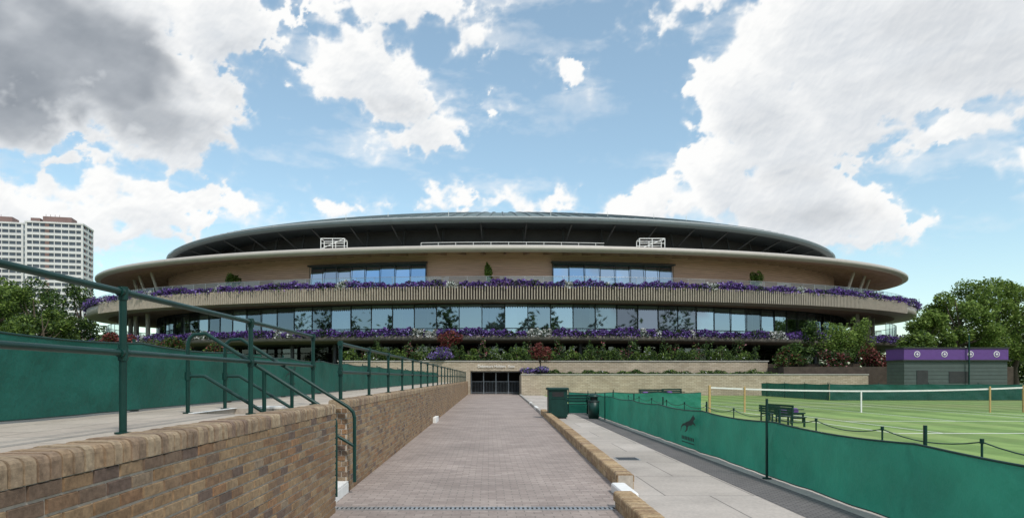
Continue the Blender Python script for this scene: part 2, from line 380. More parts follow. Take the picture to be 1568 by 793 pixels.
# ------------------------------------------------------------------ canvas fences
def canvas(name,p0,p1,z0,z1,sp,mat,ph=.0,seed=0,posttop=.12,side=-1,amp=1.):
    e=empty(name); p0=Vector((*p0,0)); p1=Vector((*p1,0)); d=p1-p0; Ln=d.length; d.normalize(); nn=Vector((d.y,-d.x,0))
    nu=max(8,int(Ln*6)); nv=10; vs=[];fs=[]
    for i in range(nu+1):
        s=Ln*i/nu; t=((s-ph)/sp)%1; sag=4*t*(1-t)
        for j in range(nv+1):
            v=j/nv; z=z0+.03+(z1-z0-.03-.045*sag)*v
            off=.05*mnoise.noise(Vector((s*.8,v*1.2,seed)))+.03*mnoise.noise(Vector((s*2.6+v*2.5,v*2,seed+5)))
            off+=.025*math.sin((s*2.2+ v*3)*2)*math.exp(-7*min(t,1-t))
            off*=(1 if j<nv else .25)*amp
            vs.append(p0+d*s+nn*off+Vector((0,0,z)))
    for i in range(nu):
        for j in range(nv):
            a=i*(nv+1)+j; fs.append((a,a+nv+1,a+nv+2,a+1))
    mb=MB(); mb.add(vs,fs,0,True)
    c=mb.build('canvas',[mat],e)
    mb=MB(); top=[vs[i*(nv+1)+nv] for i in range(nu+1)]
    mb.tube([p+Vector((0,0,.004)) for p in top],.012,6)
    mb.tube([vs[i*(nv+1)] for i in range(nu+1)],.008,6)
    s=ph
    while s<=Ln+.01:
        b=p0+d*s+nn*.1*side; mb.tube([b+Vector((0,0,z0)),b+Vector((0,0,z1+posttop))],.02,8); mb.tube([b+Vector((0,0,z0+.003)),b+Vector((0,0,z0+.018))],.055,10)
        s+=sp
    mb.build('posts_and_wire',[M['green_paint']],e); return e
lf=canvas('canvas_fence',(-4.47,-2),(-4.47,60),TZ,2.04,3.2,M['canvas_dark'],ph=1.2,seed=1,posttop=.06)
rf=canvas('canvas_fence',(4.5,-1),(4.5,25.8),0,.9,3.6,M['canvas'],ph=.99,seed=2,posttop=.2,side=1)
mb=MB(); mb.tube([(4.4,10.79,0),(4.4,10.79,1.27)],.022,8); mb.tube([(4.4,10.79,.009),(4.4,10.79,.022)],.07,12); mb.build('fence_post',[M['green_paint']],rf)
canvas('canvas_fence',(3.6,30.5),(9.5,30.5),0,.95,2.0,M['canvas'],seed=3)
canvas('canvas_fence',(4.5,25.8),(4.5,30.3),0,.9,2.2,M['canvas'],seed=7)
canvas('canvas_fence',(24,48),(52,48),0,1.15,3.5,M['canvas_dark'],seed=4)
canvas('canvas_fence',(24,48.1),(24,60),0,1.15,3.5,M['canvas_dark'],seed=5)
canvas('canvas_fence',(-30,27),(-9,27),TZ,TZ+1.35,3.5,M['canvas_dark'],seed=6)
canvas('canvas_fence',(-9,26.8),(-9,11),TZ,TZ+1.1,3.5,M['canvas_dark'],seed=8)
cat=[(0,.28),(.06,.33),(.2,.36),(.34,.42),(.5,.46),(.64,.52),(.74,.62),(.83,.68),(.85,.74),(.89,.68),(.97,.64),(1,.58),(.93,.54),(.88,.5),(.9,.44),(1.0,.4),(1.03,.33),(.98,.33),(.94,.37),(.82,.38),(.72,.32),(.55,.3),(.45,.24),(.42,.12),(.3,.05),(.22,.02),(.2,.06),(.3,.12),(.32,.2),(.28,.27),(.18,.27),(.1,.25),(-.05,.18),(-.1,.02),(-.15,.02),(-.1,.22)]
def printed(x,yc,zc,s,dirx,parent,normal_off):
    mb=MB(); vs=[]
    for u,v in cat: vs.append((x+normal_off,yc+dirx*(u-.45)*s*1.6,zc+(v-.3)*s*1.0))
    mb.add(vs,[tuple(range(len(vs)))],0)
    for k in range(8):
        yy=yc+dirx*(-.5+k*.125)*s*1.6; mb.box(x+normal_off-.0005,x+normal_off+.0005,min(yy,yy+dirx*.14*s),max(yy,yy+dirx*.14*s),zc-.55*s,zc-.42*s,0)
    mb.box(x+normal_off-.0005,x+normal_off+.0005,yc-.8*s,yc+.78*s,zc-.66*s,zc-.62*s,0)
    o=mb.build('printed_emblem',[M['emblem']],parent)
    bm=bmesh.new(); bm.from_mesh(o.data); bmesh.ops.triangulate(bm,faces=bm.faces[:]); bm.to_mesh(o.data); bm.free()
printed(4.5,15.1,.55,.6,-1,rf,-.09)
printed(-4.47,15.2,1.68,.45,1,lf,.075)
mb=MB(); ys=[2+2.1*i for i in range(14)]
for i,y in enumerate(ys):
    mb.tube([(6,y,0),(6,y,.84)],.014,6); mb.tube([(6,y,.8),(6,y,.86)],.024,6)
    if i: 
        a=ys[i-1]; mb.tube([(6,a+(y-a)*k/8,.82-.1*4*(k/8)*(1-k/8)) for k in range(9)],.009,5)
mb.build('rope_barrier',[M['green_paint']])
# ------------------------------------------------------------------ court furniture
e=empty('tennis_net'); mb=MB()
nx0,nx1=10.2,24.7
for x in (nx0,nx1): mb.bbox(x-.05,x+.05,Y0-.05,Y0+.05,0,1.25,.015,0)
for x in (11.8,23.1): mb.bbox(x-.035,x+.035,Y0-.09,Y0-.03,0,1.2,.01,0)
mb.build('net_posts',[M['wood_post']],e)
pts=[(nx0+(nx1-nx0)*k/24, 1.18-.16*4*(k/24)*(1-k/24)) for k in range(25)]
mb=MB()
for (a,za),(b_,zb) in zip(pts[:-1],pts[1:]):
    mb.add([(a,Y0-.012,za-.07),(b_,Y0-.012,zb-.07),(b_,Y0-.012,zb),(a,Y0-.012,za),(a,Y0+.012,za-.07),(b_,Y0+.012,zb-.07),(b_,Y0+.012,zb),(a,Y0+.012,za)],[(0,1,2,3),(7,6,5,4),(3,2,6,7),(0,4,5,1)],0)
mb.box(X0-.03,X0+.03,Y0-.02,Y0+.02,0,1.02,0)
mb.build('headband_and_strap',[M['white_paint']],e)
mb=MB()
for (a,za),(b_,zb) in zip(pts[:-1],pts[1:]): mb.add([(a,Y0,.02),(b_,Y0,.02),(b_,Y0,zb-.07),(a,Y0,za-.07)],[(0,1,2,3)],0)
mb.build('net_mesh',[M['net']],e)
def bench(x,y,z,ang,w=1.6,sz=1.,bag=True):
    e=empty('court_bench'); mb=MB(); 
    for k in range(3): mb.box(-w/2,w/2,-.22+k*.15,-.1+k*.15,.43,.46,0)
    for k in range(3): mb.box(-w/2,w/2,.24,.265,.52+k*.12,.62+k*.12,0)
    for sx in (-w/2+.08,w/2-.12):
        mb.box(sx,sx+.05,-.22,-.17,0,.43,0); mb.box(sx,sx+.05,.2,.24,0,.86,0); mb.box(sx,sx+.05,-.17,.2,.38,.429,0); mb.box(sx-.005,sx+.055,-.22,.24,.62,.66,0)
    if bag: mb.bbox(-w/2+.25,-w/2+.6,-.16,.16,.461,.7,.06,1)
    o=mb.build('bench_frame',[M['green_paint'],M['purple_paint']],e); e.location=(x,y,z); e.rotation_euler=(0,0,ang); e.scale=(1,1,sz)
bench(11.0,25.2,0,R(100),1.6,.72); bench(10.2,24.2,0,R(93),1.6,.72); bench(10.0,22.6,0,R(95),1.2,.72,False)
bench(12.5,46,0,R(20)); bench(10.5,44,0,R(-10)); bench(3.9,29.9,0,R(0),1.1,bag=False)
bench(-10.2,16,TZ,R(-80)); bench(-12.2,18.5,TZ,R(-85),2.2); bench(-10.2,13.8,TZ,R(-90))
bench(33,50,0,R(0)); bench(36,50,0,0)
e=empty('litter_bin'); mb=MB()
bx,by=2.72,27
mb.bbox(bx-.37,bx+.37,by-.33,by+.33,.06,1.12,.02,0)
mb.box(bx-.33,bx+.33,by-.29,by+.29,.006,.06,1)
mb.bbox(bx-.42,bx+.42,by-.38,by+.38,1.12,1.22,.03,0)
mb.box(bx-.22,bx+.22,by-.338,by-.331,.86,1.04,1)
for q in ((bx-.3,bx+.3,.12,.15),(bx-.3,bx+.3,.78,.81)): mb.box(q[0],q[1],by-.345,by-.331,q[2],q[3],0)
mb.box(bx-.3,bx-.27,by-.345,by-.331,.15,.78,0); mb.box(bx+.27,bx+.3,by-.345,by-.331,.15,.78,0)
mb.build('bin_body',[M['green_paint'],M['black']],e)
e=empty('round_litter_bin'); mb=MB(); bx,by=4.1,26.6
mb.tube([(bx,by,.01),(bx,by,.06),(bx,by,.061),(bx,by,.72),(bx,by,.721)],[.19,.19,.21,.22,.2],20)
mb.tube([(bx,by,.86),(bx,by,.9),(bx,by,.96),(bx,by,.99)],[.235,.235,.16,.02],20)
for k in range(4):
    t=k*math.pi/2+.7; mb.tube([(bx+.19*math.cos(t),by+.19*math.sin(t),.71),(bx+.19*math.cos(t),by+.19*math.sin(t),.87)],.02,6)
mb.tube([(bx,by,.722),(bx,by,.86)],.15,14,1)
mb.tube([(bx,by,.66),(bx,by,.7)],.228,20,2)
mb.build('bin_body',[M['green_paint'],M['black'],M['dark_metal']],e)
e=empty('kiosk_building'); mb=MB()
x0,x1,y0,y1=33.5,41.8,55,57.4
mb.box(x0,x1,y0,y1,0,2.95,0)
mb.box(x0-.15,x1+.15,y0-.15,y1+.15,2.95,3.05,3)
mb.box(x0-.05,x1+.05,y0-.05,y1+.05,3.05,3.95,1)
mb.box(x0-.12,x1+.12,y0-.12,y1+.12,3.95,4.05,3)
for k in range(9): mb.box(x0-.015,x1+.015,y0-.015,y1+.015,.3+k*.3,.315+k*.3,3)
mb.box(x0+1.,x0+1.9,y0-.04,y0-.017,.3,2.2,3)
mb.box(x0+3.6,x0+5.2,y0-.04,y0-.017,1.2,2.1,3)
def disc(mb,cx,cy,cz,r,m):
    mb.tube([(cx,cy,cz),(cx,cy-.02,cz)],r,20,m)
for cx in (x0+1.,x0+3.2,x0+5.3,x0+7.4): disc(mb,cx,y0-.052,3.5,.24,4); disc(mb,cx,y0-.074,3.5,.18,1); mb.box(cx-.03,cx+.03,y0-.1,y0-.095,3.4,3.6,4); mb.box(cx-.1,cx+.1,y0-.102,y0-.1,3.47,3.53,4)
mb.box(x0+5,x0+5.08,y0-.3,y0-.22,0,5,5)
mb.build('walls_and_roof',[M['hut_green'],M['purple_paint'],M['white_paint'],M['dark_metal'],M['white_paint'],M['green_paint']],e)
# ------------------------------------------------------------------ stadium
XC,YC=1.8,103.7
ST=empty('stadium')
def ep(a,b,phi,z): return (XC+a*math.sin(phi),YC-b*math.cos(phi),z)
def strip(name,prof,mat,n=240,p0=-math.pi,p1=math.pi,smooth=True,parent=ST,droop=0.):
    mb=MB(); vs=[];k=len(prof)
    for i in range(n+1):
        ph=p0+(p1-p0)*i/n
        for (a,b,z) in prof:
            p=ep(a,b,ph,z); vs.append((p[0],p[1],z-droop*((p[0]-XC)/49)**4))
    fs=[]
    for i in range(n):
        for j in range(k-1):
            q=i*k+j; fs.append((q,q+k,q+k+1,q+1))
    mb.add(vs,fs,0,smooth); o=mb.build(name,[mat],parent)
    return o
DR=1.7
strip('canopy_rim',[(58.1,31.0,14.95),(58.6,31.5,15.0),(58.85,31.75,15.15),(58.85,31.75,15.42),(58.6,31.5,15.6),(57.9,30.8,15.7)],M['rim'])
strip('canopy_top',[(57.9,30.8,15.74),(50,25,16.6),(44,20.5,16.7)],M['rim'])
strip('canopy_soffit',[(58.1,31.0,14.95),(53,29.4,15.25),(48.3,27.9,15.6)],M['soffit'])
mb=MB()
for i in range(140):
    ph=-math.pi+2*math.pi*i/140
    a=Vector(ep(57.6,30.7,ph,14.84)); b_=Vector(ep(48.9,28.05,ph,15.5)); t=Vector((math.cos(ph)*58,math.sin(ph)*31,0)).normalized()*.12
    vs=[a-t,a+t,b_+t,b_-t]; vs+= [v-Vector((0,0,.32)) for v in (vs[2],vs[3])]
    mb.add(vs,[(0,3,2,1),(0,1,4,5),(0,5,3),(1,2,4)],0)
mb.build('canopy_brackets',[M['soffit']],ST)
strip('roof_rim',[(48.6,23.2,19.85),(49.3,23.9,19.95),(49.4,24,20.25),(49.1,23.7,20.5),(48.3,23.1,20.65)],M['roof_rim'],droop=DR)
strip('roof_edge_trim',[(49.42,24.02,20.28),(49.45,24.05,20.36),(49.2,23.8,20.5)],M['roof_trim'],droop=DR)
HD=4.1
dome=[(48.3*r,23.1*r,20.65+HD*(1-r*r)) for r in (1,.95,.9,.85,.8,.75,.7,.6,.5,.4,.3,.2,.1,.01)]
strip('roof_dome',dome,M['roof'],droop=DR)
strip('roof_soffit',[(48.6,23.2,19.85),(30,12,20.2)],M['roof_under'],droop=DR)
strip('upper_stand_wall',[(43,19.2,16.5),(42.6,19,20.1)],M['dark_wall'],droop=DR*.6)
strip('upper_parapet',[(46.5,22.4,16.3),(46.5,22.4,16.75),(46.3,22.2,16.75),(46.3,22.2,16.3)],M['roof_rim'])
mb=MB()
def dr(p): return Vector((p[0],p[1],p[2]-DR*((p[0]-XC)/49)**4))
for i in range(190):
    ph=-math.pi+2*math.pi*i/190; d=Vector((math.cos(ph),math.sin(ph),0))*.06
    for q in range(8):
        (a0,b0,z0),(a1,b1,z1)=dome[q],dome[q+1]
        P0=dr(ep(a0,b0,ph,z0)); P1=dr(ep(a1,b1,ph,z1)); u=Vector((0,0,.12))
        mb.add([P0-d,P0+d,P1+d,P1-d,P0-d+u,P0+d+u,P1+d+u,P1-d+u],[(4,5,6,7),(0,1,5,4),(1,2,6,5),(3,0,4,7)],0)
mb.build('roof_seams',[M['roof_rim']],ST)
mb=MB()
for i in range(56):
    ph=-math.pi+2*math.pi*(i+.5)/56
    mb.tube([ep(44.5,20.6,ph,16.6),dr(ep(43.8,20.0,ph,20.0))],.14,6,0)
    mb.tube([ep(44.5,20.6,ph,17.6),dr(ep(48.4,23,ph,19.85))],.1,6,0)
    if i%2==0:
        P0=ep(43.4,19.5,ph-.03,16.7);P1=ep(43.4,19.5,ph+.03,16.7)
        mb.add([P0,P1,(P1[0],P1[1],18.0),(P0[0],P0[1],18.0)],[(0,1,2,3)],1)
mb.build('roof_struts',[M['dark_metal'],simple('recess_panel',(.07,.07,.075),.6,.3,.4)],ST)
mb=MB()
for ph in (-.42,-.3,-.14,.12,.27,.4,.5): p=ep(47,22.5,ph,20.6); mb.tube([p,(p[0],p[1],p[2]+.9)],.03,5)
rail=[ep(50.5,25.8,-.19+i*.02,17.05) for i in range(22)]
mb.tube(rail,.03,5); mb.tube([(p[0],p[1],p[2]-.3) for p in rail],.02,5)
for i in range(0,22,2): p=rail[i]; mb.tube([(p[0],p[1],16.4),p],.03,5)
for xa,xb in ((-19.3,-16.6),(17.4,20.3)):
    ya=78.6
    za,zb=16.3,17.6
    for y in (ya,ya+1.6):
        for x in (xa,xb,(xa+xb)/2): mb.tube([(x,y,za),(x,y,zb)],.05,6)
        mb.tube([(xa,y,zb),(xb,y,zb)],.05,6); mb.tube([(xa,y,(za+zb)/2+.1),(xb,y,(za+zb)/2+.1)],.04,6)
    for x in (xa,xb): mb.tube([(x,ya,zb),(x,ya+1.6,zb)],.05,6)
    mb.tube([(xa,ya,za+.1),(xb,ya,zb)],.04,6)
mb.build('roof_balustrade_and_frames',[M['white_paint']],ST)
strip('timber_wall',[(48.7,28,11.0),(48.7,28,15.58)],M['timber'])
def glasswall(name,a,b,z0,z1,p0,p1,n,tilt=.006,frame=M['dark_metal'],horiz=(),fr=.05,mat=None,lean=0.):
    mb=MB(); fm=MB()
    for i in range(n):
        q0=p0+(p1-p0)*i/n; q1=p0+(p1-p0)*(i+1)/n
        A=Vector(ep(a,b,q0,0)); B=Vector(ep(a,b,q1,0)); nrm=Vector((-(B-A).y,(B-A).x,0)).normalized()
        if nrm.dot(A-Vector((XC,YC,0)))<0: nrm=-nrm
        t=[random.uniform(-tilt,tilt) for _ in range(4)]
        vs=[A+Vector((0,0,z0))+nrm*t[0],B+Vector((0,0,z0))+nrm*t[1],B+Vector((0,0,z1))+nrm*(t[1]+t[2]-lean),A+Vector((0,0,z1))+nrm*(t[0]+t[2]-lean)]
        mb.add(vs,[(0,1,2,3)],0)
        C=A+nrm*.05; fm.tube([C+Vector((0,0,z0)),C+Vector((0,0,z1))],fr,4,0)
        for h in horiz: fm.tube([A+nrm*.05+Vector((0,0,h)),B+nrm*.05+Vector((0,0,h))],fr,4,0)
    A=Vector(ep(a,b,p1,0)); fm.tube([A+Vector((0,0,z0)),A+Vector((0,0,z1))],fr,4,0)
    mb.build(name,[mat or M['glass']],ST); fm.build(name+'_mullions',[frame],ST)
def ph_of(x,a): return math.asin((x-XC)/a)
for xa,xb in ((-20.3,-6.9),(7.1,20.8)):
    p0,p1=ph_of(xa,48.8),ph_of(xb,48.8)
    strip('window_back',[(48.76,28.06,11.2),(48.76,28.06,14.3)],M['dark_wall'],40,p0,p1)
    glasswall('upper_window',49.2,28.5,11.2,14.25,p0,p1,8,.03,horiz=(14.2,11.9),fr=.035,mat=M['glass_up'],lean=.3)
    strip('window_head',[(48.72,28.02,14.45),(49.4,28.7,14.45),(49.4,28.7,14.28),(48.72,28.02,14.28)],M['dark_metal'],20,p0-.004,p1+.004)
strip('balcony_fascia',[(57.2,29.8,9.75),(59.6,32.2,9.8),(59.9,32.5,9.95),(59.9,32.5,10.9),(59.6,32.2,11.05),(48,27,11.05)],M['bronze'])
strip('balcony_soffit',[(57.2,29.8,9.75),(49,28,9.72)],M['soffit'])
mb=MB()
for i in range(430):
    ph=-1.02+2.04*i/429; d=Vector((math.cos(ph)*59.9,math.sin(ph)*32.5,0)).normalized()*.045
    P=Vector(ep(59.92,32.52,ph,0)); Q=Vector(ep(60.2,32.8,ph,0))
    vs=[]
    for z in (9.72,11.12):
        for w in (P-d,P+d,Q+d,Q-d): vs.append(w+Vector((0,0,z)))
    mb.add(vs,[(4,5,6,7),(0,3,2,1),(1,2,6,5),(2,3,7,6),(3,0,4,7)],0)
mb.build('fascia_fins',[M['fin']],ST)
strip('fascia_shadow_gap',[(59.905,32.505,9.8),(59.905,32.505,11.04)],simple('fascia_gap',(.08,.06,.05),.8,.2,2),160,-1.02,1.02)
glasswall('balcony_balustrade',58.7,31.3,11.05,12.35,-1.9,1.9,110,.0,frame=M['steel'],horiz=(12.35,),fr=.018,mat=M['glass_clear'])
glasswall('main_glazing',50.2,29,6.1,9.73,-1.45,1.45,58,.025,horiz=(9.66,7.0),fr=.045,lean=.06)
strip('glazing_back',[(50.2,29,6.1),(50.2,29,9.73)],M['dark_wall'],100,1.45,2*math.pi-1.45)
strip('interior_wall',[(44,24,6.1),(44,24,9.73)],simple('interior_plaster',(.2,.19,.18),.8,.5,.15),120,-1.5,1.5)
strip('interior_ceiling',[(50,28.8,9.7),(44,24,9.7)],M['concrete'],120,-1.5,1.5)
mb=MB()
for i in range(40):
    ph=-1.4+2.8*i/39; mb.tube([ep(47.6,26.8,ph,6.1),ep(47.6,26.8,ph,9.7)],.25,8)
mb.build('interior_columns',[M['concrete']],ST)
mb=MB()
for i in range(60):
    ph=-1.3+2.6*random.random(); a=random.uniform(45,49); p=ep(a,a*.56+.8,ph,6.15); w=random.uniform(.3,.9); h=random.uniform(.7,2.2)
    mb.box(p[0]-w,p[0]+w,p[1]-.2,p[1]+.2,6.12,6.12+h,random.choice([0,1,0]))
mb.build('interior_furniture',[M['tower_white'],M['dark_metal']],ST)
mb=MB()
for xa,xb in ((-3.3,0.),(0.1,3.2),(11.2,14.2),(-36,-34),(21,23.5)):
    ph0,ph1=ph_of(xa,49.9),ph_of(xb,49.9); A=ep(49.85,28.6,ph0,0); B=ep(49.85,28.6,ph1,0)
    mb.add([(A[0],A[1],6.15),(B[0],B[1],6.15),(B[0],B[1],9.68),(A[0],A[1],9.68)],[(0,1,2,3)],0)
mb.build('interior_blinds',[M['tower_white']],ST)
for s in (-1,1):
    p0,p1=sorted((s*1.05,s*2.2)); glasswall('side_glass_screen',57.3,30.4,6.1,8.7,p0,p1,26,.01,frame=M['steel'],horiz=(8.7,),fr=.04,mat=M['glass_clear'])
    mb=MB()
    for k in range(12):
        ph=s*(1.0+.12*k); mb.tube([ep(54,30,ph,0),ep(54,30,ph,9.8)],.28,10); mb.tube([ep(52,29.5,ph,11),ep(53.5,30,ph,15.1)],.2,8)
    mb.build('side_columns',[M['rim']],ST)
    strip('side_inner_wall',[(46,27,11),(46,27,15.6)],M['dark_wall'],30,p0,p1)
strip('lower_slab',[(56,29.5,5.35),(59.2,31.9,5.5),(59.4,32.1,5.6),(59.4,32.1,6.0),(59.2,31.9,6.1),(46,26,6.1)],simple('slab_edge_dark',(.16,.14,.12),.6,.15,1))
strip('lower_slab_soffit',[(56,29.5,5.35),(44,24,5.3)],M['roof_under'])
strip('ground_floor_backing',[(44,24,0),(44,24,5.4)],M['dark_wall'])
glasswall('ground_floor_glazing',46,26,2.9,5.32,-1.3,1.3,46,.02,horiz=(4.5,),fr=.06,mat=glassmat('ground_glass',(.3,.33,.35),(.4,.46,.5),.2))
mb=MB()
for i in range(26):
    ph=-1.25+2.5*i/25; mb.tube([ep(55,29.6,ph,0),ep(55,29.6,ph,5.4)],.22,12)
mb.build('ground_columns',[M['dark_metal']],ST)
def flower_ring(name,a,b,z0,h,N,p0,p1,seed,wf):
    ph=rng.uniform(p0,p1,N)
    s=ph*50
    cl_=np.sin(s*.9+seed)*.5+np.sin(s*2.3+seed*2)*.3+np.sin(s*5.1+1)*.35+np.sin(s*.33+seed)*.3+.3*np.sin(s*11+2)
    hh=h*(.72+.24*cl_); hh=np.clip(hh,.3*h,1.3*h)
    v=rng.uniform(0,1,N)**.75; off=rng.normal(0,.36,N)*(1-.4*v)
    C=np.stack([XC+(a+off)*np.sin(ph),YC-(b+off)*np.cos(ph),z0-.16+v*hh],1)
    wm=(np.sin(s*.55+seed*3)+.6*np.sin(s*1.3+seed)+.4*np.sin(s*3.7))>wf
    r=rng.uniform(0,1,N)
    gm=np.sin(s*.8+seed*5)+.5*np.sin(s*2.9)>1.0
    mi=np.where(r<.14+.3*(1-v),1,0); mi=np.where((r>.87),2,mi); mi=np.where(gm&(r<.6),1,mi); mi=np.where(wm&(r>.35),3,mi)
    mi=np.where(wm&(r<=.35),1,mi)
    leaves(name,C,.2,mi,[M['purple'],M['leaf_dark'],M['lilac'],M['white_petal']],ST)
flower_ring('balcony_flowers',59.7,32.3,11.05,1.1,80000,-2.0,2.0,1.3,1.15)
flower_ring('lower_flowers',59.2,31.9,6.05,1.05,80000,-1.9,1.9,4.1,1.0)
# ------------------------------------------------------------------ terrace walls and gate in front of stadium
e=empty('terrace_retaining_wall'); mb=MB()
mb.box(-14.5,-1.75,66,66.4,0,3.15,0); mb.box(3.25,27,66,66.4,0,3.15,0); mb.box(-1.75,3.25,66.01,66.39,2.25,3.15,0)
mb.box(-14.6,27.1,65.93,66.45,3.15,3.25,1)
mb.build('upper_wall',[M['stone_xz'],M['concrete']],e)
mb=MB()
mb.box(3.0,34.5,62,62.35,0,1.85,0); mb.box(3.0,3.35,62.35,66,0,1.85,0); mb.box(2.95,34.55,61.95,62.4,1.85,1.95,1)
mb.build('lower_wall',[M['stone_xz'],M['concrete']],e)
mb=MB(); mb.box(3.4,36,62.4,66,0,1.8,0); mb.box(27,48,62.41,74,0,2.6,0)
mb.box(-14.5,-1.85,66.4,84,0,2.95,0); mb.box(3.35,36,66.4,84,0,2.95,0); mb.box(-1.84,3.34,66.41,84,2.4,2.95,0)
mb.build('planting_soil',[M['soil']],e)
mb=MB(); mb.box(-1.85,-1.76,66.4,73,0,2.4,0); mb.box(3.26,3.34,66.4,73,0,2.4,0); mb.box(-1.75,3.25,72.9,73,0,2.4,0)
mb.build('tunnel_walls',[M['dark_wall']],e)
e=empty('entrance_gate'); mb=MB()
for k in range(5):
    x=-1.7+k*1.22
    mb.box(x-.05,x+.05,67.3,67.4,0,2.2,0)
    if k<4:
        mb.box(x+.05,x+1.17,67.33,67.37,1.2,1.26,0); mb.box(x+.05,x+1.17,67.33,67.37,.1,.16,0)
        for q in range(7): mb.box(x+.12+q*.15,x+.14+q*.15,67.34,67.36,.16,1.2,0)
mb.box(-1.75,3.25,67.28,67.42,2.12,2.24,0)
mb.build('gate_frame',[simple('gate_grey_metal',(.24,.26,.28),.4,.1,4,metal=.5)],e)
fc=bpy.data.curves.new('sign_lettering','FONT'); fc.body='Debenture Holders  Gate'; fc.size=.34; fc.extrude=.01; fc.align_x='CENTER'
fc.materials.append(M['white_paint']); o=bpy.data.objects.new('sign_lettering',fc); link(o,e); o.location=(.75,65.9,2.6); o.rotation_euler=(R(90),0,0)
# ------------------------------------------------------------------ vegetation
def blobs(C,r,n):
    d=rng.normal(size=(n,3)); d/=np.linalg.norm(d,axis=1)[:,None]
    return np.asarray(C)+d*np.asarray(r)*(rng.uniform(.25,1,n)**.45)[:,None]
def shrub(name,c,r,n=900,size=.16,mats=('leaf_dark','leaf_mid'),w=(.6,.4),k=9):
    e=empty(name); c=np.asarray(c,float); r=np.asarray(r,float); P=[]
    for i in range(k):
        d=rng.normal(size=3); d/=np.linalg.norm(d); cc=c+d*r*rng.uniform(.3,.75); rr=r*rng.uniform(.28,.5)
        P.append(blobs(cc,rr,n//k)) 
    P=np.concatenate(P); I=rng.choice(len(mats),len(P),p=w)
    leaves('leaves',P,size,I,[M[m] for m in mats],e)
    mb=MB(); base=(c[0],c[1],c[2]-r[2])
    for i in range(4):
        t=rng.uniform(0,6.28); mb.tube([base,(c[0]+.3*r[0]*math.cos(t),c[1]+.3*r[1]*math.sin(t),c[2]),(c[0]+.5*r[0]*math.cos(t),c[1]+.5*r[1]*math.sin(t),c[2]+.5*r[2])],[.05,.035,.015],5)
    mb.build('stems',[M['bark']],e); return e
def tree(name,x,y,h,r,n=7000,mats=('leaf_dark','leaf_mid','leaf_light'),w=(.5,.38,.12),size=.34,z0=0,k=26,squash=.8):
    e=empty(name); mb=MB(); th=h*.3
    bend=[(x,y,z0-.1),(x+rng.normal()*.15,y,z0+th*.6),(x+rng.normal()*.3,y+rng.normal()*.3,z0+th),(x+rng.normal()*.4,y,z0+h*.65),(x,y,z0+h*.88)]
    mb.tube(bend,[h*.028,h*.022,h*.018,h*.01,h*.003],9)
    P=[];I=[]
    for i in range(k):
        t=rng.uniform(0,6.28); v=rng.uniform(0,1); zz=z0+h*(.3+.62*v); rad=r*math.sqrt(max(.05,1-((v-.4)/.66)**2))*rng.uniform(.35,.95)
        cc=np.array([x+rad*math.cos(t),y+rad*math.sin(t),zz]); rr=r*rng.uniform(.2,.38)
        q=blobs(cc,(rr,rr,rr*squash),n//k); q+=rng.normal(0,.12,q.shape)
        P.append(q); 
        tone=rng.uniform(0,1)*.5+v*.5
        ww=np.array(w)*np.array([1.5-tone,1,.3+1.6*tone]); ww=ww/ww.sum()
        I.append(rng.choice(len(mats),len(q),p=ww))
        s=Vector((x,y,z0+h*(.25+.4*v))); c=Vector(cc)
        mb.tube([s,s.lerp(c,.55)+Vector((0,0,-.03*h)),c],[h*.009,h*.005,h*.002],5)
    mb.build('trunk_and_limbs',[M['bark']],e)
    leaves('crown',np.concatenate(P),size,np.concatenate(I),[M[m] for m in mats],e)
for a in ((48.5,76,9.6,3),(54,79,12.0,4.2),(59.5,82,13.6,4.8),(65,84,14.6,5.2),(73,86,14,5)):
    tree('broadleaf_tree',*a,n=13000,size=.28,w=(.06,.36,.58))
for a in ((-66,91,15.5,5),(-60,90,13.5,4.4),(-55,84,10.5,3.6)): tree('broadleaf_tree',*a,n=8000,w=(.3,.45,.25))
for a in ((-72,120,18.5,6.),(-83,124,20,6.5),(-95,126,21,7)): tree('broadleaf_tree',*a,n=7000,size=.45,w=(.7,.28,.02))
def treeline(name,pts,h,dep,n,size,z0=0,var=1.):
    t=rng.uniform(0,1,n); k=len(pts)-1; P=np.array(pts,float); i=np.minimum((t*k).astype(int),k-1); f=t*k-i
    xy=P[i]*(1-f)[:,None]+P[i+1]*f[:,None]; s=t*k*11
    hh=h*(.75+var*(.15*np.sin(s*2.1)+.12*np.sin(s*5.3+1)+.08*np.sin(s*11.7)))
    v=rng.uniform(0,1,n)**.6
    C=np.stack([xy[:,0]+rng.normal(0,dep*.3,n),xy[:,1]+rng.normal(0,dep,n),z0+v*hh],1)
    mi=rng.choice(3,n,p=(.55,.35,.1))
    return leaves(name,C,size,mi,[M['leaf_dark'],M['leaf_mid'],M['leaf_light']])
treeline('reflected_tree_line',[(-330,210),(-150,200),(0,230),(150,200),(330,180)],13,4,30000,1.3)
treeline('reflected_tree_line',[(60,100),(90,90),(130,70)],8,2,12000,.6)
treeline('reflected_tree_line',[(-200,-70),(-60,-78),(80,-75),(200,-70)],25,3,30000,1.7,var=2.2)  # unseen trees added behind the camera for dark reflections in the glazing
treeline('hedge',[(-58,62.5),(-40,62.5),(-20,63),(-16,63)],2.6,.5,12000,.22,z0=.6)
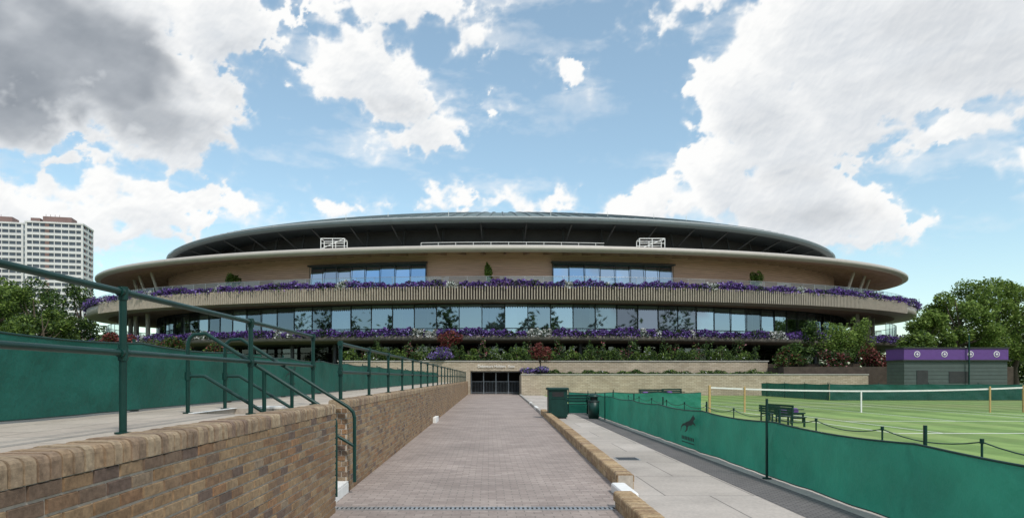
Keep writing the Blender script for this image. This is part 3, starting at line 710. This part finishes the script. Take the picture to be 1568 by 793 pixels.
def bed(name,x0,x1,y0,y1,z,h,n,mats,w,size=.16,seed=0):
    x=rng.uniform(x0,x1,n); hh=h*(.6+.3*np.sin(x*1.7+seed)+.25*np.sin(x*4.1+seed*2)+.15*np.sin(x*9.3)); hh=np.clip(hh,.15,None)
    v=rng.uniform(0,1,n)**.7
    C=np.stack([x,rng.uniform(y0,y1,n),z+v*hh],1); sel=(np.sin(x*2.6+seed*1.7)+np.sin(x*.9+seed))
    mi=rng.choice(len(mats),n,p=w)
    k=len(mats)-1
    mi=np.where((sel<.2)&(mi>=k-1),0,mi)
    leaves(name,C,size,mi,[M[m] for m in mats])
bed('terrace_planting',-14,26.5,66.6,68.2,3.1,1.35,16000,('leaf_dark','leaf_mid','leaf_light','white_petal'),(.40,.36,.18,.06))
bed('terrace_planting',-13,26,68.4,70.5,3.1,2.2,12000,('leaf_dark','leaf_mid','leaf_red','pink_petal'),(.56,.24,.14,.06),seed=2)
bed('border_planting',4.5,34,62.5,64,1.85,.45,9000,('leaf_dark','leaf_mid','leaf_light','white_petal'),(.45,.35,.15,.05),seed=4)
for i in range(22):
    x=-13.5+i*1.85+rng.normal()*.4
    if -1.5<x<3: continue
    shrub('shrub',(x,67.2+rng.normal()*.3,3.75),(.6+.4*rng.random(),.6,.5+.5*rng.random()),450,.17,('leaf_dark','leaf_mid','leaf_light'),[(.2,.4,.4),(.6,.3,.1),(.3,.5,.2)][i%3],6)
shrub('red_shrub',(-4.1,66.9,5.35),(1.45,1.2,1.05),1800,.18,('leaf_red','leaf_dark'),(.9,.1))
shrub('hydrangea_bush',(-4.6,66.2,3.85),(1.6,1.0,.75),1800,.17,('lilac','purple','leaf_mid'),(.4,.25,.35))
shrub('red_shrub',(4.8,63.9,4.0),(1.2,1.0,1.05),1400,.17,('leaf_red','leaf_dark'),(.9,.1))
mb=MB(); mb.tube([(4.8,63.9,1.8),(4.9,63.9,3.3)],[.08,.05],7); mb.tube([(-4.1,66.9,2.9),(-4.1,66.9,4.8)],[.09,.05],7); mb.build('shrub_trunk',[M['bark']])
shrub('hydrangea_bush',(4.6,62.6,2.25),(1.7,.9,.6),1800,.16,('lilac','purple','leaf_mid'),(.35,.25,.4))
for c,r,n,ms,w in (((34,66,5.4),(2.2,1.8,1.9),2600,('leaf_mid','leaf_light'),(.3,.7)),((36.6,66.5,5.6),(1.6,1.5,2.2),2000,('leaf_mid','leaf_light'),(.4,.6)),
    ((31.6,66.5,5.8),(1.2,1.2,1.6),1200,('leaf_dark','leaf_mid'),(.7,.3)),((28,64,3.2),(2.0,1.2,1.3),2200,('leaf_dark','leaf_mid','leaf_red'),(.5,.35,.15)),
    ((32.3,63.6,3.1),(2.2,1.1,1.3),2400,('leaf_dark','leaf_red','pink_petal'),(.6,.3,.1)),((36.2,64,3.4),(1.7,1.2,1.4),1600,('leaf_red','leaf_dark'),(.7,.3)),
    ((30,66,3.9),(2.2,1.4,1.3),2000,('leaf_dark','leaf_mid'),(.5,.5)),((34.4,64.6,3.8),(2,1.2,1.2),1600,('leaf_mid','leaf_dark'),(.6,.4)),((41,66,3.6),(3,1.5,1.6),2200,('leaf_dark','leaf_mid'),(.5,.5))):
    shrub('shrub',c,r,n,.2,ms,w,14)
for c in ((-30,63.5,4.2),(-36,64,4.0),(-42,64,4.4),(-25,64,3.6)):
    shrub('shrub',c,(2.4,1.3,1.4),1800,.22,('leaf_dark','leaf_mid','leaf_red'),(.5,.3,.2),12)
shrub('red_shrub',(-33.5,62,5.0),(1.6,1.2,1.0),1500,.2,('leaf_red','leaf_dark'),(.85,.15))
for px,wd in ((-29.8,1.),(0,.4),(30.8,1.)):
    p=ep(53,29.6,ph_of(px,53),12.4); shrub('balcony_shrub',(p[0],p[1],13.0),(wd*1.15,.8,1.3),1300,.18,('leaf_dark','leaf_mid','leaf_light'),(.2,.4,.4),9)
# ------------------------------------------------------------------ tower blocks
def tower(x,y,w,d,h,ang):
    e=empty('apartment_tower'); mb=MB()
    fh=2.85; n=int(h/fh)
    mb.box(-w/2+.3,w/2-.3,-d/2+.3,d/2-.3,0,h,1)
    for i in range(n):
        z=h-(i+1)*fh
        mb.box(-w/2,w/2,-d/2,d/2,z,z+1.25,0)
        for k in range(9):
            u=-w/2+w*k/8.; hw=.9 if k in(0,8,3) else .18
            mb.box(max(-w/2,u-hw)+.02,min(w/2,u+hw)-.02,-d/2+.02,-d/2+.6,z+1.25,z+fh,2 if k in (3,) else 0)
        for k in range(5):
            u=-d/2+d*k/4.; mb.box(w/2-.6,w/2-.01,max(-d/2,u-.6)+.03,min(d/2,u+.6)-.03,z+1.25,z+fh,2 if k in(1,3) else 0); mb.box(-w/2+.01,-w/2+.6,max(-d/2,u-.6)+.03,min(d/2,u+.6)-.03,z+1.25,z+fh,0)
    mb.box(-w/2-.2,w/2+.2,-d/2-.2,d/2+.2,h,h+.8,0)
    mb.box(-w/4,w/4,-d/4,d/4,h+.8,h+4.2,2); mb.box(-w/2+1,-w/2+5,-d/4,d/4,h+.8,h+3.2,2)
    for k in range(4): mb.tube([(-w/4+k*2,0,h+4),(-w/4+k*2,0,h+6)],.1,4,2)
    mb.build('tower_storeys',[M['tower_white'],M['glass_tower'],M['tower_brick']],e)
    e.location=(x,y,0); e.rotation_euler=(0,0,ang)
tower(-212,338,25,16,76,R(14)); tower(-246,345,25,16,78,R(14))
# ------------------------------------------------------------------ world
SUN_EL,SUN_AZ=52,150
W=bpy.data.worlds.new('World'); scene.world=W; W.use_nodes=True; nt=W.node_tree
for n_ in list(nt.nodes): nt.nodes.remove(n_)
sky=nt.nodes.new('ShaderNodeTexSky'); sky.sky_type='NISHITA'; sky.sun_disc=False; sky.sun_elevation=R(SUN_EL); sky.sun_rotation=R(SUN_AZ); sky.air_density=1.0; sky.dust_density=.8; sky.ozone_density=1.4
skc=mixc(nt,1.0,sky.outputs[0],(1.35,1.42,1.25),'MULTIPLY')
skc=mixc(nt,1.0,skc,(.8,1.05,1.2),'ADD')
bg=nt.nodes.new('ShaderNodeBackground'); L(nt,skc,bg.inputs['Color']); bg.inputs['Strength'].default_value=.12
wo=nt.nodes.new('ShaderNodeOutputWorld'); L(nt,bg.outputs[0],wo.inputs['Surface'])
# ---- clouds: a 3 km dome of cloud with density and shading computed procedurally
prng=np.random.default_rng(11)
GT=prng.uniform(0,2*np.pi,(256,256)); GX,GY=np.cos(GT),np.sin(GT)
def perlin(x,y):
    xi=np.floor(x).astype(int); yi=np.floor(y).astype(int); xf=x-xi; yf=y-yi
    u=xf*xf*xf*(xf*(xf*6-15)+10); v=yf*yf*yf*(yf*(yf*6-15)+10)
    def g(i,j,dx,dy): return GX[i&255,j&255]*dx+GY[i&255,j&255]*dy
    a=g(xi,yi,xf,yf); b=g(xi+1,yi,xf-1,yf); c=g(xi,yi+1,xf,yf-1); d=g(xi+1,yi+1,xf-1,yf-1)
    return (a+(b-a)*u)*(1-v)+(c+(d-c)*u)*v
def fbm(x,y,o=6,rough=.5,bil=False):
    s=0;a=1;t=0
    for k in range(o):
        n=perlin(x+17.3*k,y+9.1*k); n=(1-2.6*np.abs(n)) if bil else n*1.4
        s=s+a*n; t+=a; a*=rough; x,y=(x*1.62-y*1.22)+3.1,(x*1.22+y*1.62)+1.7
    return s/t
BL=[(-35,24,13,7.5,0,1),(-26,20,6,4.2,0,1),(-38,17.5,8,3.0,0,1),(-22,26,4.5,3.5,0,1),(-11.5,24.2,4.2,2.6,15,1),(-8,22.6,3.6,2.4,0,1),(-4.6,19.8,4.0,1.2,14,.8),(-2.6,20.8,2.2,.9,30,.7),
(-36,11.2,10,2.4,0,.8),(-27,12.6,5,2.0,-8,.8),(-21.5,13.3,2.6,1.1,10,.8),(-13,13.3,2.2,.6,0,.7),(-8,28.6,8,1.5,5,.7),(-1.2,26.4,1.2,1,0,.6),(6.7,23.8,1.3,.7,0,.8),(17,28.4,2.5,.9,0,.5),(14.5,26.5,1.4,.6,0,.6),
(25.5,25,5.5,5,0,1),(32,24,9,5.5,0,1),(38,22.5,6,5,0,1),(20.8,20.5,4.0,4.4,35,1),(24,13.8,5.4,3.6,-10,1),(18.5,16,3.8,3.2,35,1),(14,13.8,5.5,1.5,15,1),(28.5,11.5,3.6,2.0,-5,.9),(27,20,6,3.6,0,1),(23,17.5,4.5,3.5,0,1),(36,20.5,6,2.6,0,1),(34.5,16.4,3.8,1.0,5,.8),(39,14.6,2.2,1.0,0,.8),
(3.2,14.4,2.0,.7,0,.6),(-4.6,14.5,1.0,.7,0,.6),(-1.4,14.6,1.4,.4,0,.5),(6.2,14.6,.9,.5,0,.5),(-34,15.6,5,.35,0,.5)]
for i in range(46): BL.append((prng.uniform(48,312) if i%3 else prng.uniform(-45,45),prng.uniform(12,60) if i%3 else prng.uniform(42,80),prng.uniform(6,20),prng.uniform(3,9),prng.uniform(-10,10),.9))
BL=[b for b in BL if not (abs(b[0]-SUN_AZ)<b[2]+14 and abs(b[1]-SUN_EL)<b[3]+14)]
GREY=[(33,23.5,5,1.6,.25),(21,19,3,1.6,.2),(24,15.2,4,.9,.25),(-35,21.5,12,5.0,1.),(-27,18.5,6,2.5,.6),(27,12.0,7,1.4,.4),(34,20.5,8,1.6,.25),(-9,21.4,4,.9,.3),(38,19,5,1.4,.2)]
def field(A,E,oc=7,no=1.):
    wx=fbm(A*.16+5,E*.16,4)*1.5+fbm(A*.7,E*.7+3,3)*.5; wy=fbm(A*.16+50,E*.16+20,4)*1.1+fbm(A*.7+9,E*.7+13,3)*.4
    a=A+wx; e=E+wy; base=np.full(A.shape,-9.)
    for (ca,ce,ra,re,ti,st) in BL:
        da=a-ca; da=(da+180)%360-180; de=e-ce; c,s=math.cos(R(ti)),math.sin(R(ti))
        d=np.sqrt(((da*c+de*s)/ra)**2+((-da*s+de*c)/re)**2); base=np.maximum(base,(1-d)*min(re,4)/4*1.3)
    base=np.minimum(base,.8)
    b=fbm(A*.30+31,E*.36+7,oc,.5,True)
    n=fbm(A*.9,E*1.1+40,min(oc,6),.6)
    return base+.60*(b-.45)+.26*n*no
def cloud_sheet(name,a0,a1,e0,e1,st,parent):
    na=int((a1-a0)/st)+1; ne=int((e1-e0)/st)+1
    A,E=np.meshgrid(np.linspace(a0,a1,na),np.linspace(e0,e1,ne),indexing='ij')
    d=field(A,E); dl=field(A,E,4,.5)
    soft=.07+.30*np.clip(.4+1.2*fbm(A*.2+3,E*.2+77,3),0,1)
    t=np.clip((d+.02)/soft,0,1); alpha=t*t*(3-2*t)
    wp=np.clip(fbm(A*.10+E*.05+200,E*.30,6,.6)*1.7-.05,0,.45)*np.clip(d+1.0,0,1)+.5*np.clip((d+.32)/.35,0,1)**2*np.clip(.35+fbm(A*.5+80,E*.8,5,.6)*1.6,0,1)
    alpha=1-(1-alpha)*(1-np.clip(wp,0,.75))
    dc=np.clip(dl,0,1.0); tau=np.zeros_like(d)
    for k in range(1,13):
        sa=int(round(-.18*k/st)); se=int(round(.28*k/st))
        r=np.roll(np.roll(dc,-sa,0),-se,1)
        if se>0: r[:,-se:]=r[:,-se-1:-se]
        tau+=r*.27
    T=np.exp(-tau*.55)
    df=np.clip(field(A,E,6,.6),0,1.2); gx,gy=np.gradient(df,st); rel=np.clip(-(gx*(-.45)+gy*.9)*.10,-.22,.22)
    lum=np.clip(.47+.53*T+rel,0,1)
    g=np.zeros_like(d); wn=fbm(A*.14+9,E*.2+33,4,.5)
    for (ca,ce,ra,re,st_) in GREY:
        q=np.sqrt(((A-ca)/ra)**2+((E-ce)/re)**2)+wn*1.1
        g=np.maximum(g,st_*np.clip((1.35-q)/.9,0,1))
    g=g*g*(3-2*g); g*=np.clip(dc*2.0,0,1)
    sh=np.array([.42,.49,.58]); wh=np.array([1.0,1.0,.99]); gr=np.array([.20,.23,.27])
    f=np.clip(lum*1.12-.04,0,1)[...,None]
    col=sh+(wh-sh)*f; g=np.clip(g,0,1)[...,None]
    gv=.5+.8*fbm(A*.22+70,E*.35,5,.5)[...,None]
    col=col*(1-g)+(gr+(np.array([.55,.58,.62])-gr)*np.clip(f*.3+gv*.5,0,1))*g
    hz=np.clip((12-E)/14,0,.6)[...,None]; col=col*(1-hz)+np.array([.80,.86,.91])*hz
    alpha=alpha*np.clip(.25+E/8,0,1)*.985
    Rr=3000.; ar,er=np.radians(A),np.radians(E)
    V=np.stack([Rr*np.sin(ar)*np.cos(er),Rr*np.cos(ar)*np.cos(er),Rr*np.sin(er)],-1).reshape(-1,3)
    idx=np.arange(na*ne).reshape(na,ne); am=alpha
    keep=np.maximum.reduce([am[:-1,:-1],am[1:,:-1],am[1:,1:],am[:-1,1:]])>.004
    F=np.stack([idx[:-1,:-1],idx[1:,:-1],idx[1:,1:],idx[:-1,1:]],-1)[keep]
    used=np.unique(F); rm=np.zeros(na*ne,int); rm[used]=np.arange(len(used)); F=rm[F]; V=V[used]
    C=np.concatenate([col.reshape(-1,3),alpha.reshape(-1,1)],1)[used]
    me=bpy.data.meshes.new(name); me.vertices.add(len(V)); me.vertices.foreach_set('co',V.astype(np.float32).ravel())
    nf=len(F); me.loops.add(nf*4); me.loops.foreach_set('vertex_index',F.astype(np.int32).ravel())
    me.polygons.add(nf); me.polygons.foreach_set('loop_start',np.arange(0,nf*4,4,dtype=np.int32)); me.polygons.foreach_set('loop_total',np.full(nf,4,dtype=np.int32))
    me.update(calc_edges=True)
    at=me.color_attributes.new('cloud','FLOAT_COLOR','POINT'); at.data.foreach_set('color',C.astype(np.float32).ravel())
    me.materials.append(M['cloud']); return link(bpy.data.objects.new(name,me),parent)
m,nt,b=newmat('cloud'); nt.nodes.remove(b); at=nt.nodes.new('ShaderNodeVertexColor'); at.layer_name='cloud'
em=nt.nodes.new('ShaderNodeEmission'); L(nt,at.outputs['Color'],em.inputs['Color']); tr=nt.nodes.new('ShaderNodeBsdfTransparent')
mx=nt.nodes.new('ShaderNodeMixShader'); L(nt,at.outputs['Alpha'],mx.inputs[0]); L(nt,tr.outputs[0],mx.inputs[1]); L(nt,em.outputs[0],mx.inputs[2])
L(nt,mx.outputs[0],nt.nodes['Material Output'].inputs['Surface'])
try: m.cycles.emission_sampling='NONE'
except Exception: pass
M['cloud']=m
SK=empty('sky')
cloud_sheet('clouds_ahead',-46,46,1,38,.09,SK)
cloud_sheet('clouds_behind',46,314,4,38,.8,SK)
cloud_sheet('clouds_overhead',-46,314,38,86,1.0,SK)
# ------------------------------------------------------------------ sun
sl=bpy.data.lights.new('sun','SUN'); sl.energy=2.6; sl.angle=R(6); sl.color=(1,.95,.88)
so=bpy.data.objects.new('sun',sl); link(so)
dv=Vector((math.sin(R(SUN_AZ))*math.cos(R(SUN_EL)),math.cos(R(SUN_AZ))*math.cos(R(SUN_EL)),math.sin(R(SUN_EL))))
so.rotation_euler=dv.to_track_quat('Z','Y').to_euler(); so.location=dv*50
# ------------------------------------------------------------------ camera
cd=bpy.data.cameras.new('camera'); cd.lens=24; cd.sensor_width=36; cd.shift_x=.023; cd.shift_y=.1158; cd.clip_end=6000; cd.clip_start=.05
co=bpy.data.objects.new('camera',cd); link(co); co.location=(0,0,1.6); co.rotation_euler=(R(90),0,0); scene.camera=co
scene.view_settings.view_transform='Standard'; scene.view_settings.look='None'; scene.view_settings.exposure=0
